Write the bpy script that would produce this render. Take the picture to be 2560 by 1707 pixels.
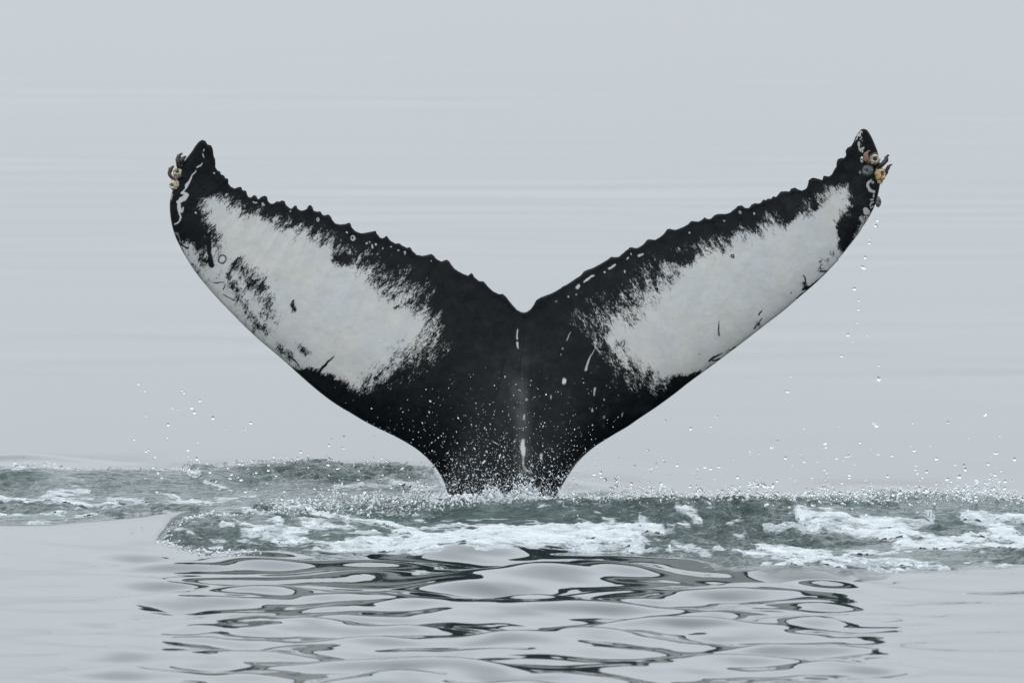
import bpy, bmesh, math, random
import numpy as np
from mathutils import Vector, Matrix

rng = np.random.default_rng(11)
random.seed(5)
sc = bpy.context.scene
for o in list(bpy.data.objects):
    bpy.data.objects.remove(o)
R = math.radians

# ------------------------------------------------------------------ camera, world, sun, exposure
CAM_Y, CAM_Z, MPP = -60.0, 4.5, 7.15 / 2560.0          # metres per source pixel at the whale (60 m away)
AIM_Z = (1240 - 853.5) * MPP
cam_data = bpy.data.cameras.new('camera')
cam = bpy.data.objects.new('camera', cam_data)
sc.collection.objects.link(cam)
sc.camera = cam
cam.location = (0, CAM_Y, CAM_Z)
PITCH = math.atan2(CAM_Z - AIM_Z, -CAM_Y)
cam.rotation_euler = (math.pi / 2 - PITCH, 0, 0)
DIST = math.hypot(CAM_Z - AIM_Z, CAM_Y)
cam_data.sensor_width = 36
cam_data.lens = 36 * DIST / 7.15
cam_data.clip_start = 0.5
cam_data.clip_end = 12000
cam_data.dof.use_dof = True
cam_data.dof.focus_distance = DIST - 0.4
cam_data.dof.aperture_fstop = 5.0

SUN_EL, SUN_AZ = R(58), R(200)
world = bpy.data.worlds.new('World')
sc.world = world
world.use_nodes = True
wn, wl = world.node_tree.nodes, world.node_tree.links
wn.clear()
w_out = wn.new('ShaderNodeOutputWorld')
w_bg = wn.new('ShaderNodeBackground')
w_bg.inputs['Strength'].default_value = 0.1
w_sky = wn.new('ShaderNodeTexSky')
w_sky.sky_type = 'NISHITA'
w_sky.sun_disc = False
w_sky.sun_elevation = SUN_EL
w_sky.sun_rotation = SUN_AZ
w_tc = wn.new('ShaderNodeTexCoord')
w_sep = wn.new('ShaderNodeSeparateXYZ')
wl.new(w_tc.outputs['Generated'], w_sep.inputs[0])
w_ramp = wn.new('ShaderNodeMapRange')                   # overcast deck: brighter towards the zenith
w_ramp.inputs['From Min'].default_value = 0.0
w_ramp.inputs['From Max'].default_value = 0.32
w_ramp.inputs['To Min'].default_value = 6.75
w_ramp.inputs['To Max'].default_value = 18.0
wl.new(w_sep.outputs['Z'], w_ramp.inputs['Value'])
w_nz = wn.new('ShaderNodeTexNoise')
w_nz.inputs['Scale'].default_value = 2.2
w_nz.inputs['Detail'].default_value = 5
w_map = wn.new('ShaderNodeMapping')
w_map.inputs['Scale'].default_value = (1, 1, 3.0)
wl.new(w_tc.outputs['Generated'], w_map.inputs[0])
wl.new(w_map.outputs[0], w_nz.inputs['Vector'])
w_nr = wn.new('ShaderNodeMapRange')
w_nr.inputs['From Min'].default_value = 0.3
w_nr.inputs['From Max'].default_value = 0.7
w_nr.inputs['To Min'].default_value = 0.94
w_nr.inputs['To Max'].default_value = 1.06
wl.new(w_nz.outputs['Fac'], w_nr.inputs['Value'])
w_mul = wn.new('ShaderNodeMath'); w_mul.operation = 'MULTIPLY'
wl.new(w_ramp.outputs[0], w_mul.inputs[0]); wl.new(w_nr.outputs[0], w_mul.inputs[1])
w_col = wn.new('ShaderNodeVectorMath'); w_col.operation = 'SCALE'
w_col.inputs[0].default_value = (0.92, 0.985, 1.05)
wl.new(w_mul.outputs[0], w_col.inputs['Scale'])
w_mix = wn.new('ShaderNodeMix'); w_mix.data_type = 'RGBA'
w_mix.inputs['Factor'].default_value = 0.95             # the cloud deck hides nearly all of the blue sky
wl.new(w_sky.outputs[0], w_mix.inputs['A']); wl.new(w_col.outputs[0], w_mix.inputs['B'])
wl.new(w_mix.outputs['Result'], w_bg.inputs['Color'])
wl.new(w_bg.outputs[0], w_out.inputs['Surface'])

sun_data = bpy.data.lights.new('sun', 'SUN')
sun_data.energy = 0.6
sun_data.angle = R(35)
sun_data.color = (1.0, 0.97, 0.93)
sun = bpy.data.objects.new('sun', sun_data)
sc.collection.objects.link(sun)
sd = Vector((math.sin(SUN_AZ) * math.cos(SUN_EL), math.cos(SUN_AZ) * math.cos(SUN_EL), math.sin(SUN_EL)))
sun.rotation_euler = sd.to_track_quat('Z', 'Y').to_euler()

sc.view_settings.view_transform = 'Standard'
sc.view_settings.look = 'None'
sc.view_settings.exposure = 0.0
sc.view_settings.gamma = 1.0
sc.view_settings.use_curve_mapping = False

# ------------------------------------------------------------------ helpers
def sstep(a, b, x):
    t = np.clip((x - a) / (b - a), 0, 1)
    return t * t * (3 - 2 * t)

PERM = rng.permutation(512)
RV = rng.random(512)
def vnoise(x, y, seed=0):
    xi = np.floor(x).astype(np.int64); yi = np.floor(y).astype(np.int64)
    fx = x - xi; fy = y - yi
    fx = fx * fx * fx * (fx * (fx * 6 - 15) + 10); fy = fy * fy * fy * (fy * (fy * 6 - 15) + 10)
    def h(i, j):
        return RV[PERM[(PERM[(i + seed * 37) & 511] + j) & 511]]
    a = h(xi, yi); b = h(xi + 1, yi); c = h(xi, yi + 1); d = h(xi + 1, yi + 1)
    return (a + (b - a) * fx) * (1 - fy) + (c + (d - c) * fx) * fy
def fbm(x, y, oct=4, seed=0, gain=0.5):
    s = 0; a = 1; tot = 0
    for o in range(oct):
        s = s + a * vnoise(x * 2 ** o + 13.7 * o, y * 2 ** o - 7.3 * o, seed + o * 3)
        tot += a; a *= gain
    return s / tot
def ridged(x, y, oct=3, seed=0):
    s = 0; a = 1; tot = 0
    for o in range(oct):
        n = 1 - np.abs(2 * vnoise(x * 2 ** o + 5.1 * o, y * 2 ** o + 9.2 * o, seed + o * 5) - 1)
        s = s + a * n * n; tot += a; a *= 0.5
    return s / tot

def seg_dist(px, py, line, widths=None):
    """distance of points to a polyline (minus a half width that varies along it)"""
    best = np.full(px.shape, 1e9)
    for i in range(len(line) - 1):
        ax, ay = line[i]; bx, by = line[i + 1]
        dx, dy = bx - ax, by - ay
        L2 = dx * dx + dy * dy + 1e-12
        t = np.clip(((px - ax) * dx + (py - ay) * dy) / L2, 0, 1)
        d = np.hypot(px - ax - t * dx, py - ay - t * dy)
        if widths is not None:
            d = d - (widths[i] + (widths[i + 1] - widths[i]) * t)
        best = np.minimum(best, d)
    return best
def inside(px, py, poly):
    r = np.zeros(px.shape, bool)
    n = len(poly)
    for i in range(n):
        ax, ay = poly[i]; bx, by = poly[(i + 1) % n]
        if ay == by: continue
        c = ((ay > py) != (by > py)) & (px < (bx - ax) * (py - ay) / (by - ay) + ax)
        r ^= c
    return r
def sdist(px, py, poly):
    """positive inside"""
    d = seg_dist(px, py, list(poly) + [poly[0]])
    return np.where(inside(px, py, poly), d, -d)

def grid_mesh(name, co, quads, tris=None):
    me = bpy.data.meshes.new(name)
    nq = len(quads); nt = 0 if tris is None else len(tris)
    me.vertices.add(len(co)); me.vertices.foreach_set('co', np.ascontiguousarray(co, np.float32).ravel())
    me.loops.add(nq * 4 + nt * 3)
    lv = quads.ravel() if nt == 0 else np.concatenate([quads.ravel(), tris.ravel()])
    me.loops.foreach_set('vertex_index', lv.astype(np.int32))
    me.polygons.add(nq + nt)
    st = np.arange(nq) * 4
    if nt: st = np.concatenate([st, nq * 4 + np.arange(nt) * 3])
    me.polygons.foreach_set('loop_start', st.astype(np.int32))
    me.update(calc_edges=True)
    me.polygons.foreach_set('use_smooth', np.ones(nq + nt, bool))
    me.update()
    return me
def add_attr(me, name, vals):
    a = me.attributes.new(name, 'FLOAT', 'POINT')
    a.data.foreach_set('value', np.ascontiguousarray(vals, np.float32))
def link(name, me, mat, parent=None):
    o = bpy.data.objects.new(name, me)
    sc.collection.objects.link(o)
    if mat is not None and (len(me.materials) == 0): me.materials.append(mat)
    if parent is not None: o.parent = parent
    return o
def tag(o, label=None, cat=None, group=None, kind=None):
    for k, v in (('label', label), ('category', cat), ('group', group), ('kind', kind)):
        if v: o[k] = v
    return o

class NT:
    """small shader-node helper"""
    def __init__(s, name):
        s.m = bpy.data.materials.new(name); s.m.use_nodes = True
        s.n = s.m.node_tree.nodes; s.l = s.m.node_tree.links
        s.b = s.n['Principled BSDF']
    def put(s, sock, v):
        if hasattr(v, 'links') or isinstance(v, bpy.types.NodeSocket): s.l.new(v, sock)
        else: sock.default_value = v
    def attr(s, name):
        a = s.n.new('ShaderNodeAttribute'); a.attribute_name = name; return a.outputs['Fac']
    def coord(s, scale=(1, 1, 1), rot=(0, 0, 0), src='Object'):
        t = s.n.new('ShaderNodeTexCoord'); m = s.n.new('ShaderNodeMapping')
        # rotate first, then stretch
        m2 = s.n.new('ShaderNodeMapping'); m2.inputs['Rotation'].default_value = rot
        s.l.new(t.outputs[src], m2.inputs[0]); s.l.new(m2.outputs[0], m.inputs[0])
        m.inputs['Scale'].default_value = scale
        return m.outputs[0]
    def noise(s, vec, scale, detail=4, rough=0.5, dist=0.0):
        t = s.n.new('ShaderNodeTexNoise'); s.l.new(vec, t.inputs['Vector'])
        t.inputs['Scale'].default_value = scale; t.inputs['Detail'].default_value = detail
        t.inputs['Roughness'].default_value = rough; t.inputs['Distortion'].default_value = dist
        return t.outputs['Fac']
    def math(s, op, a, b=0.0, c=None, clamp=False):
        t = s.n.new('ShaderNodeMath'); t.operation = op; t.use_clamp = clamp
        s.put(t.inputs[0], a); s.put(t.inputs[1], b)
        if c is not None: s.put(t.inputs[2], c)
        return t.outputs[0]
    def rng(s, v, a, b, c=0.0, d=1.0, smooth=False):
        t = s.n.new('ShaderNodeMapRange')
        if smooth: t.interpolation_type = 'SMOOTHSTEP'
        s.put(t.inputs['Value'], v)
        for k, x in (('From Min', a), ('From Max', b), ('To Min', c), ('To Max', d)): s.put(t.inputs[k], x)
        return t.outputs[0]
    def mix(s, f, a, b):
        t = s.n.new('ShaderNodeMix'); t.data_type = 'RGBA'
        s.put(t.inputs['Factor'], f)
        for k, v in (('A', a), ('B', b)):
            if isinstance(v, tuple): t.inputs[k].default_value = (*v, 1) if len(v) == 3 else v
            else: s.l.new(v, t.inputs[k])
        return t.outputs['Result']
    def mixf(s, f, a, b):
        t = s.n.new('ShaderNodeMix'); t.data_type = 'FLOAT'
        s.put(t.inputs['Factor'], f); s.put(t.inputs['A'], a); s.put(t.inputs['B'], b)
        return t.outputs['Result']
    def bump(s, h, strength=1.0, dist=0.01, normal=None):
        t = s.n.new('ShaderNodeBump'); s.put(t.inputs['Height'], h)
        s.put(t.inputs['Strength'], strength); t.inputs['Distance'].default_value = dist
        if normal is not None: s.l.new(normal, t.inputs['Normal'])
        return t.outputs[0]
    def set(s, **k):
        for key, v in k.items():
            sock = s.b.inputs[key.replace('_', ' ')]
            if isinstance(v, tuple): sock.default_value = (*v, 1) if len(v) == 3 else v
            else: s.put(sock, v)

# ------------------------------------------------------------------ water: height field
KS = (CAM_Z - 0.08) / 60.0 / MPP                 # how many source pixels one metre of depth covers
def pxy(u, v, z=0.0):
    """where the sight line through the photograph's point (u, v) meets the level z"""
    zv = (1240 - v) * MPP
    slope = (CAM_Z - zv) / 60.0
    y = (zv - z) / slope
    return ((u - 1280) * MPP * (60 + y) / 60.0, y)

def waves(n, lmin, lmax, slope, spread, seed, ang0=math.pi / 2):
    r = np.random.default_rng(seed)
    lam = np.exp(r.uniform(math.log(lmin), math.log(lmax), n))
    k = 2 * math.pi / lam
    th = ang0 + r.normal(0, spread, n)
    a = slope * math.sqrt(2.0 / n) / k
    return np.stack([k * np.cos(th), k * np.sin(th), a, r.uniform(0, 6.283, n)], 1)
def wsum(W, x, y):
    s = np.zeros_like(x)
    for kx, ky, a, p in W: s += a * np.cos(kx * x + ky * y + p)
    return s
W_near = waves(34, 0.5, 2.3, 0.092, 0.7, 33)
W_fine = waves(24, 0.2, 0.75, 0.036, 0.9, 4)
W_far = waves(34, 1.8, 11.0, 0.0085, 0.26, 8)

# ridges: (points (x, y, height), front width, back width)
def P(u, v, h):      # crest point seen at (u, v) and h metres high
    x, y = pxy(u, v, h); return (x, y, h)
RIDGES = [
    # back-left breaking wave
    ([P(-900, 1172, .02), P(-300, 1170, .09), P(0, 1172, .10), P(420, 1172, .10), P(505, 1157, .13), P(640, 1153, .145), P(900, 1152, .145), P(1060, 1162, .12), P(1200, 1180, .03)], 0.75, 0.9),
    # diagonal fold running out of it
    ([P(430, 1166, .04), P(500, 1193, .06), P(585, 1232, .0)], 0.22, 0.35),
    # wave in front of the tail and to the right
    ([P(560, 1262, .0), P(760, 1254, .05), P(980, 1252, .08), P(1250, 1256, .10), P(1450, 1250, .14), P(1700, 1246, .155), P(2050, 1242, .16), P(2350, 1238, .16), P(2650, 1240, .15), P(3300, 1244, .04)], 0.95, 0.75),
    # rolled mound bottom left, running on as the lip of the foam
    ([P(385, 1345, .0), P(440, 1300, .10), P(520, 1288, .125), P(650, 1293, .12), P(820, 1308, .10), P(1000, 1322, .075), P(1250, 1335, .06), P(1500, 1335, .05), P(1800, 1350, .02)], 0.62, 0.9),
    # smooth shoulders behind, right of the tail
    ([P(1340, 1200, .0), P(1430, 1190, .10), P(1520, 1204, .08), P(1650, 1222, .0)], 0.6, 0.8),
    ([P(1980, 1224, .0), P(2120, 1215, .08), P(2200, 1210, .10), P(2290, 1214, .08), P(2420, 1226, .0)], 0.6, 0.8),
    ([P(-900, 1150, .03), P(0, 1147, .11), P(180, 1150, .08), P(430, 1163, .0)], 0.5, 0.8),
    # smooth swell bottom left
    ([P(-600, 1318, .0), P(-100, 1322, .055), P(120, 1320, .05), P(330, 1300, .045), P(420, 1292, .02)], 0.9, 0.5),
    ([P(1050, 1380, .0), P(1200, 1378, .035), P(1350, 1384, .03), P(1480, 1400, .0)], 0.35, 0.3),
    ([P(1250, 1432, .0), P(1450, 1416, .03), P(1600, 1416, .032), P(1760, 1434, .0)], 0.6, 0.5),
]
def ridge_h(x, y):
    tot = np.zeros_like(x)
    for pts, wf, wb in RIDGES:
        wf, wb = wf * 1.3, wb * 1.3
        p = np.array(pts); p = p[np.argsort(p[:, 0])]
        wob = 0.10 * (vnoise(x * 1.7, y * 0 + 3.3, 3) - 0.5) * min(1, wf * 1.5)
        yc = np.interp(x, p[:, 0], p[:, 1]) + wob
        h = np.interp(x, p[:, 0], p[:, 2], left=0, right=0)
        h = h * (0.9 + 0.25 * (vnoise(x * 2.6, y * 0.7, 9) - 0.4))
        d = y - yc
        prof = np.where(d < 0, 1 / (1 + (d / wf * 1.55) ** 4) ** 0.8, np.exp(-(d / wb) ** 2))
        tot = tot + h * prof
    return tot

def to_plan(pts, h=0.03):
    """image polyline -> plan coordinates measured in source pixels (x across, q towards the viewer)"""
    out = []
    for u, v in pts:
        x, y = pxy(u, v, HEIGHT_AT(u, v) if h is None else h)
        out.append((x / MPP, -y * KS))
    return out
def HEIGHT_AT(u, v):
    """march along the sight line until it meets the ridges"""
    zv = (1240 - v) * MPP; slope = (CAM_Z - zv) / 60.0
    yy = np.linspace(-17, 15, 1000)
    xx = (u - 1280) * MPP * (60 + yy) / 60.0
    zz = zv - slope * yy
    hh = ridge_h(xx, yy)
    k = np.argmax(hh > zz) if np.any(hh > zz) else len(yy) - 1
    return float(hh[k])

CHURN = [(-200, 1174), (420, 1172), (500, 1158), (900, 1154), (1080, 1166), (1120, 1225), (1400, 1240), (1600, 1240), (2900, 1240), (2900, 1405), (2500, 1418), (2330, 1436), (2150, 1452),
         (2000, 1438), (1850, 1430), (1700, 1408), (1560, 1385), (1400, 1374), (1200, 1368), (900, 1372), (640, 1388), (560, 1386), (480, 1376), (405, 1362), (395, 1345), (430, 1305),
         (505, 1280), (600, 1277), (640, 1266), (560, 1272), (330, 1289), (200, 1308), (-200, 1314)]
CHURN_P = to_plan(CHURN, None)
SMOOTH_POCKETS = [to_plan([(700, 1203), (780, 1190), (900, 1188), (1060, 1200), (1000, 1206), (850, 1204), (740, 1212)], None)]

FOAM = [  # polylines in the photograph, half width, strength
    ([(-60, 1174), (40, 1173), (90, 1171)], 3, .8), ([(130, 1168), (160, 1168)], 2, .7), ([(300, 1168), (345, 1170)], 2.5, .8),
    ([(119, 1233), (170, 1236), (217, 1230)], 6, .9), ([(-60, 1244), (90, 1254), (160, 1256), (220, 1262), (283, 1264)], 6, 1.0),
    ([(143, 1272), (232, 1275)], 5, .8), ([(-60, 1292), (30, 1294), (100, 1290), (160, 1284)], 5, .9), ([(70, 1308), (160, 1304)], 3, .5),
    ([(283, 1266), (400, 1262), (520, 1255)], 5, 1.0), ([(193, 1291), (327, 1277)], 3, .6), ([(260, 1248), (350, 1252)], 3, .7),
    ([(400, 1238), (455, 1249)], 3, .8), ([(437, 1166), (480, 1180), (520, 1200), (577, 1229)], 1.7, 1.0), ([(520, 1250), (640, 1240)], 4, .7),
    ([(200, 1205), (240, 1212)], 1.5, .5), ([(600, 1232), (680, 1228)], 4, .5), ([(620, 1180), (660, 1186)], 1.5, .5),
    ([(655, 1322), (700, 1328), (760, 1322)], 6, .9), ([(548, 1311), (583, 1319)], 1.6, .9), ([(600, 1276), (650, 1284), (700, 1300)], 9, .9),
    ([(560, 1290), (640, 1312), (700, 1324)], 2, .7), ([(520, 1338), (600, 1350), (680, 1362)], 2, .65), ([(600, 1330), (680, 1342), (760, 1354)], 2.5, .7), ([(480, 1300), (530, 1306)], 1.3, .6), ([(440, 1330), (500, 1340)], 1.3, .55), ([(700, 1288), (760, 1300), (820, 1318)], 5, .7), ([(405, 1358), (440, 1364)], 3, .6),
    ([(497, 1361), (550, 1364)], 2, .9), ([(855, 1371), (900, 1370), (960, 1369)], 6, 1.0), ([(640, 1270), (700, 1262), (760, 1268)], 6, .7),
    ([(832, 1214), (880, 1210), (950, 1211), (1010, 1217), (1060, 1227), (1117, 1234)], 5, 1.1),
    ([(785, 1274), (838, 1290), (868, 1306)], 8, 1.0), ([(600, 1316), (700, 1326)], 5, .8), ([(675, 1346), (760, 1360), (860, 1372)], 7, 1.0),
    ([(760, 1308), (820, 1316), (900, 1330), (960, 1345)], 5, .7), ([(886, 1305), (957, 1313), (1002, 1332), (1100, 1340), (1300, 1336)], 6, 1.0),
    ([(868, 1353), (970, 1354)], 5, .8), ([(957, 1369), (1100, 1364), (1300, 1362)], 9, 1.2), ([(930, 1275), (1000, 1290), (1060, 1305)], 4, .6),
    ([(1060, 1325), (1150, 1318), (1300, 1326)], 7, .9), ([(1000, 1298), (1040, 1296)], 4, .5),
    ([(1200, 1345), (1400, 1340), (1600, 1345)], 20, 1.25), ([(1380, 1316), (1500, 1314), (1570, 1328), (1650, 1332)], 8, 1.1),
    ([(1310, 1302), (1360, 1310)], 4, .7), ([(1500, 1298), (1560, 1308)], 4, .9),
    ([(1596, 1297), (1615, 1308), (1640, 1317)], 4, 1.0), ([(1690, 1279), (1725, 1288), (1753, 1304)], 4, .9), ([(1682, 1310), (1723, 1320)], 4, .9), ([(1665, 1323), (1680, 1323)], 4, .8),
    ([(1676, 1356), (1720, 1360), (1795, 1361)], 3, .9), ([(1676, 1377), (1760, 1376), (1900, 1384)], 5, 1.0), ([(1610, 1390), (1700, 1398), (1765, 1412)], 5, .8),
    ([(1560, 1376), (1660, 1372)], 4, .7), ([(1820, 1296), (1850, 1300)], 4, .6), ([(1790, 1345), (1860, 1340), (1900, 1344)], 3, .6),
    ([(2003, 1284), (2060, 1290), (2128, 1294), (2205, 1301), (2241, 1314), (2336, 1345), (2600, 1350)], 6, 1.2),
    ([(2009, 1306), (2100, 1312), (2187, 1326), (2277, 1347), (2400, 1362)], 6, 1.1), ([(2230, 1360), (2400, 1366), (2620, 1362)], 7, 1.1),
    ([(2485, 1326), (2545, 1336)], 10, 1.0), ([(2416, 1290), (2620, 1296)], 5, .8), ([(1905, 1320), (2045, 1323)], 4, .9), ([(2250, 1302), (2330, 1296)], 3, .6), ([(2300, 1325), (2360, 1330)], 3, .5),
    ([(1890, 1367), (1960, 1372), (2068, 1376)], 6, 1.0), ([(1860, 1388), (2015, 1398), (2200, 1404), (2366, 1412)], 6, 1.0), ([(1900, 1408), (2000, 1408)], 6, .9),
    ([(2178, 1424), (2277, 1421)], 5, .9), ([(2104, 1382), (2277, 1383)], 4, .8), ([(2060, 1414), (2140, 1424)], 4, .7), ([(2380, 1408), (2600, 1404)], 4, .5),
]
FOAM_P = [(to_plan(l, None), w, s) for l, w, s in FOAM]

def fields(x, y):
    """height, churn amount and foam amount of the sea surface"""
    X = x / MPP; Q = -y * KS
    z = ridge_h(x, y)
    box = (X > -2200) & (X < 2200) & (Q > -160) & (Q < 330)
    churn = np.zeros_like(x); foam = np.zeros_like(x); chop = np.zeros_like(x); veil = np.zeros_like(x)
    xs, ys, Xs, Qs = x[box], y[box], X[box], Q[box]
    wx = Xs + 24 * (fbm(xs * 3, ys * 0.7, 3, 1) - .5); wq = Qs + (9 + 22 * sstep(110, 190, Qs)) * (fbm(xs * 3.5, ys * 1.2, 3, 2) - .5)
    sdc = sdist(wx, wq, CHURN_P)
    c = sstep(-1.5, 4.0 + 26 * sstep(120, 180, Qs) * sstep(60, 160, Xs), sdc)
    for pk in SMOOTH_POCKETS:
        c = c * (1 - 0.85 * sstep(-2, 8, sdist(wx, wq, pk)))
    churn[box] = c
    ff = np.zeros_like(xs)
    for line, w, s in FOAM_P:
        d = np.maximum(seg_dist(wx + 0.25 * (wx - Xs), wq, line), 0)
        ff = np.maximum(ff, s * np.exp(-(d / (w * 1.35)) ** 2))
    dg = ys * .55                                                  # streaks lean down to the right
    n1 = fbm(xs * 2.1 + dg, ys * 2.8, 4, 5)
    n2 = ridged(xs * 3.6 + dg * 1.5, ys * 6.5, 4, 6)
    n3 = fbm(xs * 13 + dg * 4, ys * 11, 4, 7)
    patches = sstep(.46, .74, fbm(xs * 1.1, ys * .6, 3, 15)) * c
    fo = ff * 1.0 + 0.10 * patches - .15 + 0.9 * (n1 - .5) + 0.75 * (n2 - .42) + 1.15 * (n3 - .5)
    veil[box] = sstep(.08, .85, fo) * np.maximum(sstep(-8, 3, sdc), sstep(.5, .9, ff))
    foam[box] = np.clip(sstep(.42, 1.0, fo), 0, 1) * np.maximum(sstep(-8, 3, sdc), sstep(.5, .9, ff))
    gl = .35 + .9 * sstep(.40, .66, fbm(xs * .9, ys * .8, 3, 19))       # glassy and rough areas alternate
    ch = 0.040 * (fbm(xs * 1.9 + ys * .3, ys * 2.0, 2, 11) - .5) + gl * (0.036 * (ridged(xs * 3.8 + ys, ys * 4.2, 3, 12) - .45) \
        + 0.026 * (fbm(xs * 12, ys * 12, 3, 13) - .5))
    glass = np.zeros_like(x); glass_b = gl
    chop[box] = c * ch * 1.15
    rough_a = np.zeros_like(x); rough_a[box] = glass_b * c
    # waves of the calm water, quieter in the churned patch
    calm = 1 - churn
    front = sstep(-2.5, -5.2, y) * (1 + .15 * sstep(-10, -15, y)) * sstep(-70, -20, y)
    amp = front * (1 + .20 * sstep(-10, -7, y)) * (0.20 + 0.80 * sstep(2.75, 1.95, np.abs(x + 0.05)))
    if np.any(amp > 0):
        z = z + amp * (0.35 + .65 * calm) * (wsum(W_near, x, y) + wsum(W_fine, x, y) * sstep(-5.5, -9.5, y))
    back = (.28 + 1.6 * sstep(.50, .74, fbm(x * .13 + 4, y * .11, 3, 77))) * (1 - .45 * sstep(40, 160, y)) * sstep(2, 6, y) * sstep(420, 260, y) * sstep(60, 25, np.abs(x))
    side = (1 - front) * (1 - sstep(2, 6, y)) * sstep(-70, -20, y)
    z = z + (back + 0.6 * side * calm) * wsum(W_far, x, y)
    z = z + chop
    return z, churn, foam, veil, rough_a

def build_axis(spec):
    out = [spec[0][0]]
    for a, b, s0, s1 in spec:
        p = a; n = max(2, int(round((b - a) / ((s0 + s1) / 2))))
        w = np.linspace(s0, s1, n); w = np.cumsum(w) * (b - a) / w.sum()
        out += list(a + w)
    return np.array(out)
def graded(a, b, n):  # geometric growth from a to b
    return a * (b / a) ** (np.arange(1, n + 1) / n)
xd = np.arange(-4.3, 4.3001, 0.0145)
xr = np.concatenate([4.3 + np.cumsum(np.linspace(.02, .11, 75)), ])
xo = xr[-1] * (6000 / xr[-1]) ** (np.arange(1, 29) / 28)
xs_ax = np.concatenate([-xo[::-1], -xr[::-1], xd, xr, xo])
yn = -17.0 - graded(0.3, 400, 34)[::-1]
ym = build_axis([(-17.0, -6.8, .07, .04), (-6.8, -6.2, .035, .02), (-6.2, 2.7, .021, .021), (2.7, 14, .04, .12), (14, 260, .14, 1.4)])
yf = 260 * (9000 / 260) ** (np.arange(1, 27) / 26)
ys_ax = np.concatenate([yn, ym, yf])
GX, GY = np.meshgrid(xs_ax, ys_ax)
nx, ny = len(xs_ax), len(ys_ax)
fx, fy = GX.ravel(), GY.ravel()
fz, churn, foam, veil, rougha = fields(fx, fy)
idx = np.arange(nx * ny).reshape(ny, nx)
quads = np.stack([idx[:-1, :-1], idx[:-1, 1:], idx[1:, 1:], idx[1:, :-1]], -1).reshape(-1, 4)
water_me = grid_mesh('water', np.stack([fx, fy, fz], 1), quads)
add_attr(water_me, 'churn', churn); add_attr(water_me, 'foam', foam); add_attr(water_me, 'veil', veil); add_attr(water_me, 'rippled', rougha)

m = NT('sea_water')
ch, fo = m.attr('churn'), m.attr('foam')
c1 = m.coord((.55, 1.0, 1)); c2 = m.coord((1, 1, 1))
na = m.noise(c1, 9, 6, .6); nb = m.noise(c1, 42, 5, .6); nc = m.noise(c2, 3.2, 4)
aer = m.math('MULTIPLY', ch, m.rng(na, .35, .68, .15, 1.0))
deep = (0.012, 0.022, 0.023); green = (0.031, 0.068, 0.061); milky = (0.105, 0.142, 0.134)
col = m.mix(aer, deep, green)
mil = m.math('MULTIPLY', ch, m.rng(m.math('ADD', m.math('MULTIPLY', na, .5), m.math('MULTIPLY', nb, .5)), .52, .66, 0, .8))
col = m.mix(mil, col, milky)
lace = m.math('MULTIPLY', m.rng(m.math('ADD', fo, m.math('MULTIPLY', m.math('SUBTRACT', nb, .5), .9)), .16, .66), 1.0, clamp=True)
ve = m.attr('veil')
ns = m.noise(m.coord((.8, 2.2, 1), rot=(0, 0, R(14))), 11, 6, .68, .6)
vm = m.rng(m.math('ADD', m.math('MULTIPLY', ve, .42), ns), .62, .90, 0, .85)
vm = m.math('MULTIPLY', vm, m.rng(ve, 0, .25))
col = m.mix(vm, col, (.46, .50, .52))
col = m.mix(m.math('MULTIPLY', lace, m.rng(nb, .3, .65, .55, 1.0)), col, (0.50, 0.53, 0.55))
rough = m.mixf(ch, m.mixf(0.5, .015, .03), .09)
rough = m.mixf(m.math('MAXIMUM', lace, vm), rough, .6)
b1 = m.bump(m.noise(m.coord((.55, 1.3, 1)), 14, 4, .55), m.math('MULTIPLY', ch, .8), .05)
b2 = m.bump(m.noise(m.coord((.55, 1.2, 1)), 46, 5, .6), m.math('MULTIPLY', m.attr('rippled'), 1.0), .024, b1)
b3 = m.bump(m.noise(m.coord((.5, 1, 1)), 1.6, 3, .45), .10, .03, b2)
m.set(Base_Color=col, Roughness=rough, IOR=1.333, Normal=b3)
WATER_MAT = m.m
water = tag(link('water', water_me, WATER_MAT), kind='structure')

# foam: the thick part of the froth, lying on the churned water with a thickness of its own
sel = (foam.reshape(ny, nx) > .25)
qsel = (sel[:-1, :-1] & sel[:-1, 1:] & sel[1:, 1:] & sel[1:, :-1]).ravel() & (np.abs(fx[quads[:, 0]]) < 7)
fq = quads[qsel]
used, inv = np.unique(fq.ravel(), return_inverse=True)
ux, uy = fx[used], fy[used]
lift = (foam[used] - .60) * (0.012 + 0.060 * fbm(ux * 4 + uy, uy * 3, 3, 31) ** 1.6 + 0.008 * ridged(ux * 30, uy * 14, 2, 33))
lift += .004 * (fbm(ux * 40, uy * 30, 2, 35) - .5) * foam[used]
foam_me = grid_mesh('foam', np.stack([ux, uy, fz[used] + np.maximum(lift, .002)], 1), inv.reshape(-1, 4))
add_attr(foam_me, 'foam', foam[used])
m = NT('sea_foam')
fa = m.math('ADD', m.attr('foam'), m.math('MULTIPLY', m.math('SUBTRACT', m.noise(m.coord((.6, .8, 1)), 55, 5, .7), .5), 1.5))
m.set(Alpha=m.rng(fa, .34, .86))
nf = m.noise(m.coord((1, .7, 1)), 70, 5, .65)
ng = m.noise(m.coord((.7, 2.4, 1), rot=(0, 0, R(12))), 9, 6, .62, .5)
nf = m.math('ADD', m.math('MULTIPLY', nf, .35), m.math('MULTIPLY', ng, .65))  # grey streaks in the foam colour stand in for shading between lumps
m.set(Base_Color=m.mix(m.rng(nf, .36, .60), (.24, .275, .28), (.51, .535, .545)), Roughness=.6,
      Normal=m.bump(m.noise(m.coord((1, .8, 1)), 60, 4, .6), .35, .008))
FOAM_MAT = m.m
tag(link('foam', foam_me, FOAM_MAT), 'white streaks of foam lying on the churned green water round the tail', 'foam', kind='stuff')

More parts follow.
